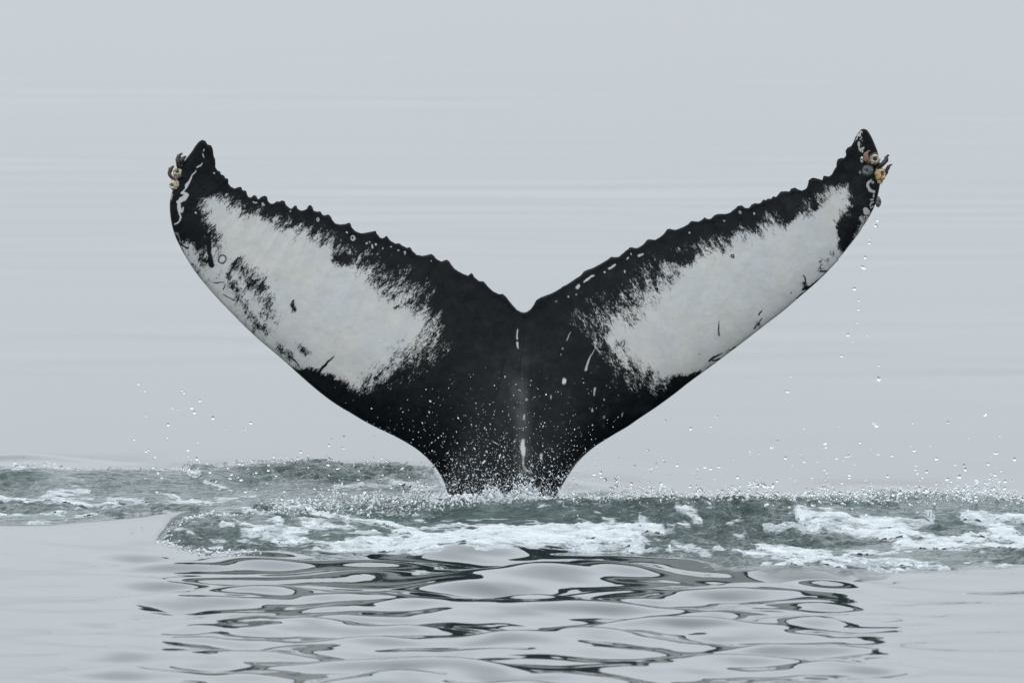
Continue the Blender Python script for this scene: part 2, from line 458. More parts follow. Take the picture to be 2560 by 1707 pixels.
# ------------------------------------------------------------------ whale tail
def zpts(lst, ox, oy, s): return [(ox + x / s, oy + y / s) for x, y in lst]
TE_L = zpts([(400, 212), (430, 225), (450, 258), (485, 268), (500, 300), (512, 370), (528, 410), (530, 450), (532, 480), (550, 510), (575, 522), (585, 550), (610, 560), (625, 590), (645, 590), (658, 610), (660, 640), (685, 670), (720, 684), (750, 676), (780, 676), (795, 705), (830, 712), (842, 740), (855, 768), (885, 772), (910, 755), (935, 762), (945, 785), (960, 788), (985, 768), (1015, 760), (1040, 772), (1050, 805), (1075, 830), (1105, 832), (1135, 812), (1165, 815), (1190, 806), (1215, 815), (1225, 840), (1260, 872), (1285, 878), (1310, 855), (1330, 852), (1345, 880), (1375, 895), (1410, 888), (1435, 880), (1450, 855), (1470, 848), (1490, 870), (1505, 898), (1540, 908), (1565, 908)], 400, 300, 3.92) \
    + zpts([(20, 150), (40, 160), (75, 153), (105, 175), (120, 205), (150, 235), (190, 245), (240, 243), (275, 232), (295, 240), (310, 275), (350, 310), (400, 326), (440, 326), (500, 318), (540, 310), (560, 340), (590, 370), (615, 378), (650, 357), (670, 375), (690, 400), (740, 428), (775, 428), (810, 450), (850, 472), (875, 465), (895, 485), (915, 510), (950, 535), (1000, 546), (1050, 542), (1090, 535), (1115, 550), (1145, 580), (1190, 602), (1240, 588), (1265, 605), (1290, 640), (1330, 680), (1400, 720), (1450, 738), (1480, 718), (1500, 730), (1510, 755), (1560, 795), (1600, 800), (1640, 840), (1700, 895), (1750, 922), (1790, 925), (1820, 945), (1850, 985), (1890, 1030), (1930, 1075), (1970, 1097), (2005, 1102)], 800, 500, 3.92)
TE_R = zpts([(36, 1195), (55, 1190), (80, 1172), (105, 1140), (130, 1098), (165, 1078), (215, 1058), (260, 1040), (300, 1015), (340, 990), (380, 968), (430, 935), (475, 905), (500, 875), (530, 862), (580, 843), (640, 812), (690, 780), (715, 762), (745, 762), (775, 758), (800, 738), (835, 712), (865, 688), (890, 690), (925, 690), (960, 668), (1000, 632), (1020, 625), (1060, 628), (1100, 605), (1135, 575), (1155, 550), (1180, 546), (1220, 552), (1255, 538), (1290, 525), (1320, 510), (1345, 485), (1370, 485), (1400, 488), (1430, 475), (1448, 458), (1475, 468), (1500, 465), (1530, 440), (1570, 430), (1610, 430), (1650, 420), (1685, 395), (1710, 375), (1745, 368), (1775, 385), (1800, 385), (1820, 362), (1850, 348), (1878, 350)], 1300, 400, 3.137) \
    + zpts([(410, 822), (425, 800), (445, 795), (455, 802), (480, 785), (510, 785), (530, 762), (560, 768), (585, 740), (610, 720), (650, 715), (690, 718), (710, 692), (745, 682), (775, 695), (810, 705), (850, 690), (875, 650), (885, 615), (915, 590), (950, 592), (990, 598), (1015, 605), (1030, 568), (1055, 565), (1080, 568), (1110, 550), (1130, 510), (1155, 480), (1160, 430), (1175, 405), (1200, 395), (1230, 390), (1250, 365), (1250, 320), (1270, 290), (1305, 275), (1325, 240), (1345, 190), (1370, 150), (1400, 115), (1430, 105)], 1800, 300, 3.92)
LE_L = zpts([(400, 212), (370, 225), (330, 270), (290, 335), (240, 395), (205, 450), (170, 520), (140, 600), (112, 680), (95, 735), (80, 790), (72, 850), (75, 930), (85, 1010), (105, 1100), (135, 1185)], 400, 300, 3.92) \
    + zpts([(105, 0), (150, 90), (210, 195), (280, 295), (360, 390), (450, 490), (550, 590), (650, 690), (760, 790), (870, 880), (980, 970), (1090, 1070), (1190, 1155), (1290, 1235), (1400, 1310), (1500, 1365), (1600, 1425), (1700, 1475), (1800, 1520)], 400, 600, 3.137) \
    + zpts([(336, 664), (400, 700), (480, 750), (550, 810), (610, 870), (660, 940), (700, 1010), (725, 1080), (735, 1130)], 900, 900, 3.36) + [(1120, 1270), (1121, 1320), (1118, 1400), (1112, 1526)]
LE_R = zpts([(1430, 105), (1460, 115), (1480, 140), (1510, 190), (1540, 260), (1565, 320), (1580, 380), (1592, 440), (1598, 500), (1600, 560), (1595, 640), (1585, 700), (1570, 770), (1545, 860), (1515, 920), (1480, 985), (1430, 1060), (1380, 1140), (1300, 1240), (1220, 1340), (1150, 1420)], 1800, 300, 3.92) \
    + zpts([(1900, 160), (1800, 265), (1700, 360), (1560, 475), (1450, 570), (1300, 680), (1150, 795), (1000, 905), (850, 1015), (700, 1120), (600, 1200), (450, 1308), (300, 1405)], 1500, 600, 3.136) \
    + zpts([(2250, 560), (2150, 615), (2060, 670), (1980, 720), (1900, 785), (1840, 845), (1790, 910), (1740, 985), (1700, 1050), (1672, 1110)], 900, 900, 3.36) + [(1388, 1270), (1382, 1320), (1382, 1400), (1388, 1526)]
# a fluke sits upright at y = 0, so 1 source pixel = MPP metres
def px2m(p): return ((p[0] - 1280) * MPP, (1240 - p[1]) * MPP)
def smooth_line(pts, it=1):
    p = np.array(pts, float)
    for _ in range(it):                    # Chaikin corner cutting
        q = [p[0]]
        for i in range(len(p) - 1):
            q.append(.75 * p[i] + .25 * p[i + 1]); q.append(.25 * p[i] + .75 * p[i + 1])
        q.append(p[-1]); p = np.array(q)
    return p
def arclen(p):
    return np.concatenate([[0], np.cumsum(np.hypot(*(p[1:] - p[:-1]).T))])
def nearest_s(p, S, q):
    i = np.argmin(np.hypot(p[:, 0] - q[0], p[:, 1] - q[1])); return S[i]
NOTCH = TE_L[-1]
def knobbly(te):
    p = np.array(te, float); S = arclen(p); q = np.stack([np.interp(np.arange(0, S[-1], 2.0), S, p[:, k]) for k in (0, 1)], 1)
    k = np.ones(31) / 31; b = q.copy()
    for _ in range(2):
        for a in (0, 1):
            b[:, a] = np.convolve(np.pad(b[:, a], 15, mode='reflect', reflect_type='odd'), k, 'valid')
    e = np.minimum(1, np.minimum(np.arange(len(q)), np.arange(len(q))[::-1]) / 40.0)[:, None]
    jit = np.random.default_rng(3).normal(0, 1, q.shape); jit = np.stack([np.convolve(jit[:, a], np.ones(4) / 4, 'same') for a in (0, 1)], 1)
    return q + (q - b) * .17 * e + jit * .55 * e
def lobe(te, le, keys, n):
    """te: notch -> tip, le: tip -> bottom; returns matched points on both edges (metres)"""
    T = knobbly(te); Lp = smooth_line(le[::-1], 2)
    bottom = np.linspace((1250, 1526), le[-1], 40)[:-1]
    Lp = np.concatenate([bottom, Lp])
    ST, SL = arclen(T), arclen(Lp)
    kt = [0] + [nearest_s(T, ST, k[1]) for k in keys] + [ST[-1]]
    kl = [0] + [nearest_s(Lp, SL, k[0]) for k in keys] + [SL[-1]]
    w = np.array(kt) * 1.0 + np.array(kl) * 0.6
    w = w / w[-1]
    s = np.linspace(0, 1, n)
    st = np.interp(s, w, kt); sl = np.interp(s, w, kl)
    for arr in (st, sl):                   # soften the joints of the correspondence
        k = np.ones(9) / 9; pad = np.pad(arr, 4, mode='edge'); arr[5:-5] = np.convolve(pad, k, 'valid')[5:-5]
    A = np.stack([np.interp(sl, SL, Lp[:, 0]), np.interp(sl, SL, Lp[:, 1])], 1)
    B = np.stack([np.interp(st, ST, T[:, 0]), np.interp(st, ST, T[:, 1])], 1)
    return A, B
KEYS_L = [((1113, 1526), (1296, 772)), ((1119, 1236), (1255, 735)), ((1080, 1160), (1215, 703)), ((1000, 1096), (1155, 665)), ((900, 1046), (1060, 632)), ((780, 955), (940, 590)),
          ((650, 830), (800, 535)), ((520, 690), (670, 495)), ((440, 590), (590, 462)), ((422, 520), (545, 432)), ((440, 440), (535, 400)), ((470, 390), (528, 374))]
KEYS_R = [((1387, 1526), (1326, 774)), ((1396, 1232), (1350, 742)), ((1432, 1170), (1400, 708)), ((1520, 1095), (1460, 678)), ((1640, 1020), (1560, 632)), ((1760, 930), (1690, 570)),
          ((1900, 820), (1830, 520)), ((2040, 700), (1960, 470)), ((2140, 590), (2050, 440)), ((2190, 510), (2095, 400)), ((2206, 420), (2125, 365)), ((2190, 365), (2150, 330))]
AL, BL = lobe(TE_L[::-1], LE_L, KEYS_L, 760)
AR, BR = lobe(TE_R, LE_R, KEYS_R, 760)
NT_ = 205

LEm = [np.array([px2m(p) for p in smooth_line(l, 1)[::2]]) for l in (LE_L, LE_R)]
TEm = np.array([px2m(p) for p in (smooth_line(TE_L, 1)[::2].tolist() + smooth_line(TE_R, 1)[::2].tolist())])
_lz = np.array([px2m(p) for p in LE_L[25:]])[::-1]; _rz = np.array([px2m(p) for p in LE_R[24:]])[::-1]
def half_thick(x, z):
    dl = np.minimum(seg_dist(x, z, LEm[0]), seg_dist(x, z, LEm[1])); dt = seg_dist(x, z, TEm)
    c = dl + dt; r = np.clip(dl / (c + 1e-6), 0, 1)
    naca = 5 * (.2969 * np.sqrt(r) - .126 * r - .3516 * r ** 2 + .2843 * r ** 3 - .1036 * r ** 4)
    hf = naca * np.minimum(c, 1.1) * 0.20
    rim = 0.018 * np.sqrt(1 - (1 - np.clip(np.minimum(dt, dl) / .018, 0, 1)) ** 2)
    hf = np.sqrt(hf ** 2 + rim ** 2)
    # tail stock
    xl = np.interp(z, _lz[:, 1], _lz[:, 0]); xr_ = np.interp(z, _rz[:, 1], _rz[:, 0])
    xc = 0.5 * (np.clip(xl, -.6, 0) + np.clip(xr_, 0, .6)); xc = 0.055 + 0 * x + (z < .1) * 0.0
    wl_ = np.minimum(xc - xl, .50 + .18 * sstep(.25, .6, z)); wr_ = np.minimum(xr_ - xc, .50 + .18 * sstep(.25, .6, z))
    w = np.where(x < xc, wl_, wr_)
    e = np.clip(1 - ((x - xc) / (w + 1e-6)) ** 2, 0, 1)
    D = 0.46 * (1 - .93 * sstep(-.1, 1.22, z)) 
    soft = sstep(.1, .55, z)
    ell = np.sqrt(e) * (1 - soft) + (e ** 1.8) * soft
    hp = D * ell
    ridge = 0.045 * np.exp(-((x - .09) / .07) ** 2) * sstep(-.2, .1, z) * sstep(1.15, .8, z)   # keel
    return (hf ** 2.2 + hp ** 2.2) ** (1 / 2.2) + ridge
def mid_y(x, z):
    a = np.abs(x - .05)
    return 0.30 * (a / 2.4) ** 2 + 0.10 * sstep(.2, 2.4, z) - 0.04 * np.sin(a * 2.2)

# pigment outlines in the photograph: (F) are points read in the 2352-wide view
def F(l): return [(x / .91875, y / .91875) for x, y in l]
OUT_L = F([(452, 405), (470, 398), (500, 412), (545, 455), (600, 478), (690, 505), (760, 520), (800, 545), (870, 575), (940, 610), (1000, 650), (1015, 700), (1022, 760), (1040, 800), (1000, 850), (930, 880), (880, 905), (800, 918), (715, 925), (610, 840), (490, 720), (400, 620), (365, 560), (365, 530), (440, 505), (452, 455)])
CORE_L = F([(478, 455), (515, 478), (560, 503), (620, 515), (690, 545), (745, 562), (775, 600), (815, 625), (850, 660), (885, 690), (925, 705), (955, 732), (985, 748), (940, 775), (900, 790), (888, 820), (855, 850), (805, 878), (755, 868), (690, 852), (640, 830), (575, 785), (512, 722), (440, 640), (395, 575), (425, 548), (500, 560), (480, 520)])
OUT_R = F([(1958, 415), (1925, 422), (1870, 450), (1800, 480), (1740, 500), (1650, 530), (1560, 560), (1480, 590), (1405, 655), (1350, 682), (1292, 728), (1288, 762), (1350, 778), (1372, 830), (1415, 888), (1450, 905), (1520, 915), (1575, 912), (1625, 895), (1670, 875), (1790, 780), (1910, 680), (2000, 590), (2050, 510), (2015, 478), (1985, 480), (1965, 500), (1962, 440)])
CORE_R = F([(1950, 432), (1915, 445), (1860, 490), (1790, 520), (1720, 548), (1660, 580), (1600, 600), (1550, 640), (1512, 672), (1480, 712), (1452, 740), (1412, 758), (1404, 778), (1436, 802), (1476, 832), (1500, 848), (1560, 862), (1605, 872), (1665, 850), (1790, 755), (1905, 655), (1985, 572), (2020, 512), (1940, 565), (1925, 510), (1950, 470)])
BLOBS = [  # mottled dark areas inside the white: polyline (F), half width, strength
    ([(430, 530), (455, 560), (468, 590)], 30, .55), ([(490, 545), (500, 600), (512, 640)], 22, .30), ([(545, 612), (590, 660), (612, 720)], 34, .50), ([(520, 640), (560, 700), (580, 745)], 22, .42),
    ([(585, 735), (610, 760)], 18, .45), ([(440, 620), (480, 650)], 16, .25), ([(640, 800), (670, 818)], 14, .45), ([(690, 800), (706, 812)], 12, .5), ([(700, 865), (745, 880), (775, 895)], 24, .6), ([(668, 700), (672, 712)], 7, .55),
    ([(800, 535), (830, 545)], 16, .3), ([(770, 595), (790, 600)], 14, .35),
    ([(700, 745), (705, 750)], 5, .25), ([(1945, 530), (1942, 565)], 20, .70), ([(1915, 590), (1905, 605)], 13, .35), ([(1850, 655), (1860, 672)], 9, .5), ([(1892, 605), (1885, 625)], 12, .38),
    ([(1600, 862), (1560, 880)], 16, .5), ([(1813, 465), (1813, 500)], 13, .5), ([(1640, 845), (1700, 800)], 18, .25), ([(1890, 470), (1870, 480)], 12, .3),
    ([(500, 420), (470, 430)], 22, .3), ([(1740, 740), (1745, 760)], 9, .35), ([(1560, 600), (1580, 590)], 16, .3)]
Z1 = lambda l: zpts(l, 400, 300, 3.92)
Z2 = lambda l: zpts(l, 800, 500, 3.92)
Z3 = lambda l: zpts(l, 1300, 400, 3.137)
Z4 = lambda l: zpts(l, 1800, 300, 3.92)
Z5 = lambda l: zpts(l, 400, 600, 3.137)
Z6 = lambda l: zpts(l, 1500, 600, 3.136)
Z7 = lambda l: zpts(l, 900, 900, 3.36)
Z8 = lambda l: zpts(l, 900, 650, 3.36)
ZT = lambda l: zpts(l, 2100, 310, 6.82)
DARK = [(Z1([(478, 1120), (468, 1220), (472, 1330), (492, 1440)]), [2.5, 6, 6, 6.5]), (Z1([(420, 1400), (470, 1400)]), [3, 4]),
        (Z5([(1000, 912), (1045, 945), (1085, 990)]), [1.2, 2, 1.6]), (Z5([(1362, 908), (1290, 985), (1175, 1113)]), [1.2, 3.4, 4]),
        (Z5([(485, 440), (570, 485)]), [1, 1.6]), (Z5([(410, 355), (490, 345)]), [1, 1.6]), (Z5([(505, 360), (490, 400)]), [1.6, 1.6]), (Z5([(755, 708), (800, 708)]), [1.5, 2]),
        (Z1([(135, 1150), (180, 1240), (250, 1280), (265, 1268)]), [2, 2.2, 2.5, 1.2]), (Z5([(110, 0), (200, 190), (280, 300)]), [1.5, 1.5, 1]), (Z5([(1015, 520), (1050, 480), (1030, 575)]), [1, 1.8, 1]),
        (Z6([(935, 640), (933, 700), (937, 750)]), [.8, 2, 1.8]), (Z6([(1270, 568), (1250, 597)]), [2, 2]), (Z6([(1275, 625), (1245, 665), (1216, 704)]), [1.2, 1.2, 2.6]),
        (Z6([(965, 893), (900, 918), (860, 950)]), [1.5, 3.2, 2]), (Z6([(940, 940), (880, 950)]), [2, 2]), (Z6([(1065, 850), (1020, 875)]), [2.5, 1]), (Z6([(850, 1010), (840, 1020)]), [2, 2]),
        (Z6([(1598, 402), (1650, 385), (1700, 350), (1790, 280)]), [3, 3.2, 1.8, 1.6]), (Z6([(1742, 262), (1800, 268)]), [2.6, 2.2]), (Z6([(1550, 468), (1620, 420)]), [1.8, 1.5]),
        (Z6([(1605, 290), (1622, 350)]), [1.8, 2.4]), (Z6([(1915, 108), (1950, 88)]), [2.8, 2]), (Z4([(662, 850), (668, 950), (682, 1022)]), [3.5, 3, 1.2]), (Z6([(780, 893), (781, 894)]), [1.8, 1.8]), (Z6([(1506, 428), (1507, 429)]), [1.6, 1.6]),
        (Z5([(1200, 1140), (1300, 1230)]), [1.5, 2.5]), (Z1([(1088, 1010), (1095, 1014)]), [2, 2]), (Z6([(1730, 185), (1735, 190)]), [2, 2])]
RINGS_D = [(Z1([(598, 1383)])[0], 9.5, 1.5), (Z6([(1045, 133)])[0], 3.6, 2.0), (Z6([(178, 805)])[0], 5.0, 1.0)]
LIGHT = [(Z1([(395, 440), (380, 465), (350, 485)]), [1, 1.6, 1.6], 1), (Z1([(335, 515), (300, 560), (275, 610), (245, 660), (228, 700)]), [1, 1.4, 2, 4, 1.2], 1),
         (Z1([(228, 700), (200, 735), (255, 752), (215, 790), (160, 830)]), [1.2, 4, 3.5, 7, 4], 1), (Z1([(165, 860), (175, 900), (178, 935), (183, 980), (165, 1025), (125, 1045)]), [5, 6, 2, 2, 1.6, 1.2], 1), (Z1([(215, 885), (195, 930)]), [1.4, 1.4], 1),
         (Z1([(408, 325), (420, 310)]), [1.2, 1.8], .7), (Z1([(400, 355), (410, 380)]), [1.6, 1.2], .7), (Z1([(333, 932), (334, 933)]), [2.6, 2.6], 1), (Z1([(518, 536), (519, 537)]), [2, 2], 1), (Z1([(95, 750), (88, 800)]), [2.2, 2.4], .5),
         (Z1([(905, 822), (940, 825)]), [1.6, 1.6], .8), (Z1([(995, 835), (1005, 845)]), [3.5, 3], .7), (Z1([(1265, 902), (1266, 903)]), [1.4, 1.4], 1), (Z1([(1830, 1110), (1832, 1116)]), [1.8, 1.8], .9),
         (Z2([(255, 322), (262, 330)]), [1.5, 2], .8), (Z2([(460, 428), (461, 429)]), [2, 2], 1), (Z2([(547, 440), (548, 442)]), [2.3, 2.3], 1), (Z2([(612, 472), (613, 473)]), [1.8, 1.8], 1), (Z2([(690, 465), (695, 463)]), [1.4, 1.4], 1),
         (Z2([(505, 445), (512, 470)]), [1.2, 2], 1), (Z2([(770, 492), (772, 494)]), [1.4, 1.4], 1), (Z2([(830, 512), (835, 528)]), [2, 1.4], 1), (Z2([(488, 420), (489, 421)]), [1.3, 1.3], 1), (Z2([(1085, 600), (1090, 602)]), [1.2, 1.2], .8),
         (Z8([(1320, 580), (1322, 660)]), [1.0, 1.5], .9), (Z8([(1318, 690), (1320, 710), (1330, 738)]), [2, 1.8, 1], .9), (Z8([(1985, 728), (1935, 800), (1915, 850), (1895, 910)]), [.7, 1.2, 2.5, 2.8], .8), (Z8([(1768, 602), (1735, 665)]), [.6, 1.4], .7),
         (Z8([(1700, 738), (1701, 740)]), [1.8, 1.8], .6), (Z8([(1683, 787), (1684, 789)]), [1.6, 1.6], .6), (Z8([(1715, 1000), (1712, 1018)]), [4.6, 4.2], 1), (Z8([(1970, 1070), (1970, 1130)]), [2.6, 1], .8), (Z8([(1950, 1250), (1950, 1262)]), [2.4, 2.6], .8),
         (Z8([(1605, 1125), (1604, 1145)]), [1.3, 1.3], .7), (Z8([(1398, 1150), (1400, 1158)]), [1.8, 2], .6), (Z8([(2050, 1310), (2051, 1315)]), [2.4, 2.4], .5), (Z8([(2205, 1280), (2200, 1305)]), [1.2, 1.2], .6),
         (Z3([(582, 905), (550, 920), (520, 940), (500, 957)]), [1.6, 2.8, 2.6, 1.6], 1), (Z3([(460, 985), (448, 1000)]), [3.6, 3.2], .9), (Z3([(660, 880), (661, 881)]), [2.6, 2.6], 1), (Z3([(745, 820), (700, 850)]), [2.2, 2.4], 1),
         (Z3([(965, 738), (935, 750)]), [1.6, 3.8], .9), (Z3([(380, 1070), (381, 1072)]), [1.8, 1.8], 1), (Z3([(440, 1058), (445, 1057)]), [1.2, 1.2], 1), (Z3([(820, 873), (821, 880)]), [1.6, 1.6], 1), (Z3([(868, 740), (869, 741)]), [1.8, 1.8], 1),
         (Z3([(848, 772), (842, 778)]), [1.8, 1.8], 1), (Z3([(1330, 575), (1331, 576)]), [2, 2], 1), (Z3([(278, 1112), (284, 1110)]), [1, 1], 1), (Z3([(1840, 430), (1842, 436)]), [2, 2], .7), (Z3([(1730, 415), (1735, 420)]), [3, 3], .5), (Z3([(1600, 480), (1605, 482)]), [1.6, 1.6], .7),
         (Z7([(1372, 640), (1365, 700), (1372, 750)]), [2.5, 6, 4.5], .95), (Z7([(1376, 440), (1378, 475)]), [2, 1.8], .7), (Z7([(1372, 760), (1370, 850), (1395, 900)]), [3, 3, 3], .55), (Z7([(1520, 770), (1522, 800)]), [3.8, 2.2], .8),
         (Z7([(872, 875), (876, 885)]), [2.4, 2.4], .8), (Z7([(1200, 622), (1204, 628)]), [2, 2], .7),
         (ZT([(570, 990), (510, 1040), (505, 1100), (545, 1160), (610, 1195)]), [2, 3.2, 3.2, 3.0, 3], .8), (ZT([(610, 1240), (605, 1270)]), [2, 2.4], .7), (ZT([(560, 1330), (600, 1325)]), [1.5, 2], .8), (ZT([(545, 1420), (570, 1380), (610, 1370)]), [2.4, 2, 1.5], .7),
         (ZT([(560, 1470), (640, 1440)]), [1.8, 2.2], .7), (ZT([(375, 860), (380, 870)]), [3, 2.5], .35), (ZT([(470, 1500), (500, 1540)]), [6, 8], .8), (Z4([(1400, 985), (1425, 1020)]), [4, 4], .6)]
RINGS_L = [(Z2([(320, 380)])[0], 4.6, 1.4, .9), (Z1([(1543, 985)])[0], 2.6, 1.2, .8), (ZT([(597, 1030)])[0], 2.4, 1.3, .8)]
SPECK = [(ZT([(395, 180), (340, 240), (310, 310)]), [3.5, 6, 4], .9), (ZT([(400, 250), (360, 400), (400, 470), (440, 540)]), [4, 5, 5, 3], .8), (ZT([(450, 400), (430, 480)]), [1.6, 1.6], .9)]
def pigment_and_sheen(x, z):
    u = x / MPP + 1280; v = 1240 - z / MPP
    wu = u + 14 * (fbm(x * 9, z * 9, 4, 41) - .5) ; wv = v + 14 * (fbm(x * 9, z * 9, 4, 42) - .5)
    f = np.zeros_like(x)
    for o, c in ((OUT_L, CORE_L), (OUT_R, CORE_R)):
        so = sdist(wu, wv, o); sc_ = sdist(wu, wv, c)
        g = np.where(sc_ > 0, 1.0, np.clip(so / (np.maximum(so, 0) - sc_ + 1e-3), 0, 1))
        g = np.where(so < 0, np.maximum(-0.30, so / 90), g) + np.where(sc_ > 0, np.minimum(sc_ / 38, .75), 0)
        f = np.where(g > f, g, np.where((f == 0), g, f))
    bl = np.zeros_like(x)
    for l, w, s in BLOBS:
        d = seg_dist(wu, wv, F(l)); bl = np.maximum(bl, s * 2.35 * np.exp(-(d / (w / .91875)) ** 2))
    f = f - bl
    dk = np.zeros_like(x); lt = np.zeros_like(x)
    def edge(d): return 1 - sstep(-.9, .9, d)
    ju = u + 3.0 * (vnoise(x * 45, z * 45, 51) - .5); jv = v + 3.0 * (vnoise(x * 45, z * 45, 52) - .5)
    for l, w in DARK: dk = np.maximum(dk, edge(seg_dist(ju, jv, l, w)))
    for (cx, cy), r, w in RINGS_D: dk = np.maximum(dk, edge(np.abs(np.hypot(ju - cx, (jv - cy) * .9) - r) - w))
    for l, w, s in LIGHT: lt = np.maximum(lt, s * edge(seg_dist(ju, jv, l, w)))
    for (cx, cy), r, w, s in RINGS_L: lt = np.maximum(lt, s * edge(np.abs(np.hypot(ju - cx, jv - cy) - r) - w))
    sp = sstep(.48, .62, fbm(x * 130, z * 90, 2, 53))
    for l, w, s in SPECK: lt = np.maximum(lt, s * edge(seg_dist(ju, jv, l, w)) * sp)
    dc = seg_dist(ju, jv, [(1300, 960), (1306, 1080), (1312, 1220)])  # wet sheen down the middle ridge, painted into the skin as a pale band
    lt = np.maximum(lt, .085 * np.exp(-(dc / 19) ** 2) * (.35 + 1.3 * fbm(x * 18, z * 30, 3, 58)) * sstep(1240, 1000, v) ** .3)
    return f, dk, lt

t_f = np.linspace(0, 1, NT_)
t_f = t_f + 0.0 * t_f
t_f = 0.5 - 0.5 * np.cos(np.pi * t_f) * (0.35) - 0.5 * (1 - 2 * t_f) * 0.65    # a little denser at both edges
t_f[0], t_f[-1] = 0, 1
t_b = 0.5 - 0.5 * np.cos(np.pi * np.linspace(0, 1, 40))
def lobe_xy(A, B, t): # columns along the span, rows along the chord
    return A[:, None, :] * (1 - t)[None, :, None] + B[:, None, :] * t[None, :, None]
verts = []; faces = []
gf = [lobe_xy(AL, BL, t_f), lobe_xy(AR, BR, t_f)]
gb = [lobe_xy(AL, BL, t_b), lobe_xy(AR, BR, t_b)]
base = 0; all_x = []; all_z = []; all_side = []; quads_w = []; id_grids = []
col0 = {}
for li in (0, 1):
    for side, g, t in (('f', gf[li], t_f), ('b', gb[li], t_b)):
        ns, nt = g.shape[:2]
        ids = np.full((ns, nt), -1, np.int64)
        if side == 'b':                     # edges and tip are shared with the front
            ids[:, 0] = front_ids[:, 0]; ids[:, -1] = front_ids[:, -1]
            ids[-1, :] = front_ids[-1, np.clip(np.searchsorted(t_f, t_b), 0, NT_ - 1)]
        if li == 1: ids[0, :] = col0[side]   # middle column shared by both lobes
        new = ids < 0
        cnt = int(new.sum())
        ids[new] = base + np.arange(cnt); base += cnt
        gx = (g[..., 0][new] - 1280) * MPP; gz = (1240 - g[..., 1][new]) * MPP
        edge_mask = np.zeros((ns, nt), bool); edge_mask[:, 0] = edge_mask[:, -1] = True; edge_mask[-1, :] = True
        sgn = np.where(edge_mask[new], 0.0, -1.0 if side == 'f' else 1.0)
        all_x.append(gx); all_z.append(gz); all_side.append(sgn)
        if side == 'f': front_ids = ids
        id_grids.append(ids)
        if li == 0: col0[side] = ids[0, :].copy()
        q = np.stack([ids[:-1, :-1], ids[1:, :-1], ids[1:, 1:], ids[:-1, 1:]], -1).reshape(-1, 4)
        if (li == 0) == (side == 'f'): q = q[:, ::-1]
        q = q[(q[:, 0] != q[:, 1]) & (q[:, 1] != q[:, 2]) & (q[:, 2] != q[:, 3]) & (q[:, 3] != q[:, 0])]
        quads_w.append(q)
wx_ = np.concatenate(all_x); wz_ = np.concatenate(all_z); ws_ = np.concatenate(all_side)
ht = half_thick(wx_, wz_)
edge_d = np.minimum(np.minimum(seg_dist(wx_, wz_, LEm[0]), seg_dist(wx_, wz_, LEm[1])), seg_dist(wx_, wz_, TEm))
def blur(a, k, ax):
    p = np.pad(a, [(k, k) if i == ax else (0, 0) for i in (0, 1)], mode='edge')
    c = np.cumsum(p, axis=ax); z0 = np.zeros_like(np.take(c, [0], ax)); c = np.concatenate([z0, c], ax)
    n = a.shape[ax]
    return (np.take(c, range(2 * k + 1, 2 * k + 1 + n), ax) - np.take(c, range(0, n), ax)) / (2 * k + 1)
mb = sstep(.015, .11, edge_d)
for g_i, ids in enumerate(id_grids):       # soften the crease where two edges are equally near
    k1 = 9; k2 = 9 if ids.shape[1] > 100 else 1
    hg = ht[ids]
    for _ in range(3): hg = blur(blur(hg, k1, 0), k2, 1)
    mg = mb[ids].copy(); mg[:12] *= np.linspace(0, 1, 12)[:, None]
    ht[ids] = ht[ids] * (1 - mg) + hg * mg
relief = 0.0022 * (fbm(wx_ * 14, wz_ * 14, 4, 61) - .5) * 2
wy_ = mid_y(wx_, wz_) + ws_ * np.maximum(ht + relief * (ht > .01), 0.0005)
front = ws_ <= 0
pg = np.full(wx_.shape, -.3); dkk = np.zeros_like(pg); ltt = np.zeros_like(pg)
pg[front], dkk[front], ltt[front] = pigment_and_sheen(wx_[front], wz_[front])
tail_me = grid_mesh('tail', np.stack([wx_, wy_, wz_], 1), np.concatenate(quads_w))
add_attr(tail_me, 'pale', pg); add_attr(tail_me, 'scar_dark', dkk); add_attr(tail_me, 'scar_and_sheen', ltt)

m = NT('whale_skin')
pale, sdk, slt = m.attr('pale'), m.attr('scar_dark'), m.attr('scar_and_sheen')
# fibrous mottling: streaks lean one way on the left fluke and the other way on the right one
vl = m.coord((1, 1, .36), rot=(0, R(-38), 0)); vr = m.coord((1, 1, .38), rot=(0, R(32), 0))
tc = m.n.new('ShaderNodeTexCoord'); sx = m.n.new('ShaderNodeSeparateXYZ'); m.l.new(tc.outputs['Object'], sx.inputs[0])
side = m.rng(sx.outputs['X'], -.15, .3)
n_big = m.mixf(side, m.noise(vl, 22, 3, .5, .3), m.noise(vr, 22, 3, .5, .3))
n_mid = m.mixf(side, m.noise(vl, 105, 4, .65, .2), m.noise(vr, 105, 4, .65, .2))
n_sm = m.mixf(side, m.noise(vl, 250, 3, .65), m.noise(vr, 250, 3, .65))
nsum = m.math('ADD', m.math('ADD', m.math('MULTIPLY', n_big, .36), m.math('MULTIPLY', n_mid, .40)), m.math('MULTIPLY', n_sm, .24))
thr = m.math('ADD', pale, m.math('MULTIPLY', m.math('SUBTRACT', nsum, .5), 6.2))
thr = m.math('SUBTRACT', thr, .17)
white = m.rng(thr, .24, .92, smooth=True)
white = m.math('MULTIPLY', white, m.rng(pale, -.12, .12))
white = m.math('MULTIPLY', white, m.math('SUBTRACT', 1.0, sdk))
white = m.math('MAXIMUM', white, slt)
cobj = m.coord()
n_tone = m.noise(cobj, 3.0, 4, .6); n_cloud = m.noise(cobj, 11, 5, .6)
wcol = m.mix(m.rng(n_tone, .35, .65), (.43, .445, .455), (.470, .46, .432))
wcol = m.mix(m.rng(n_cloud, .35, .72, .0, .55), wcol, (.37, .365, .345))
spk = m.rng(m.noise(cobj, 70, 3, .7), .66, .74)
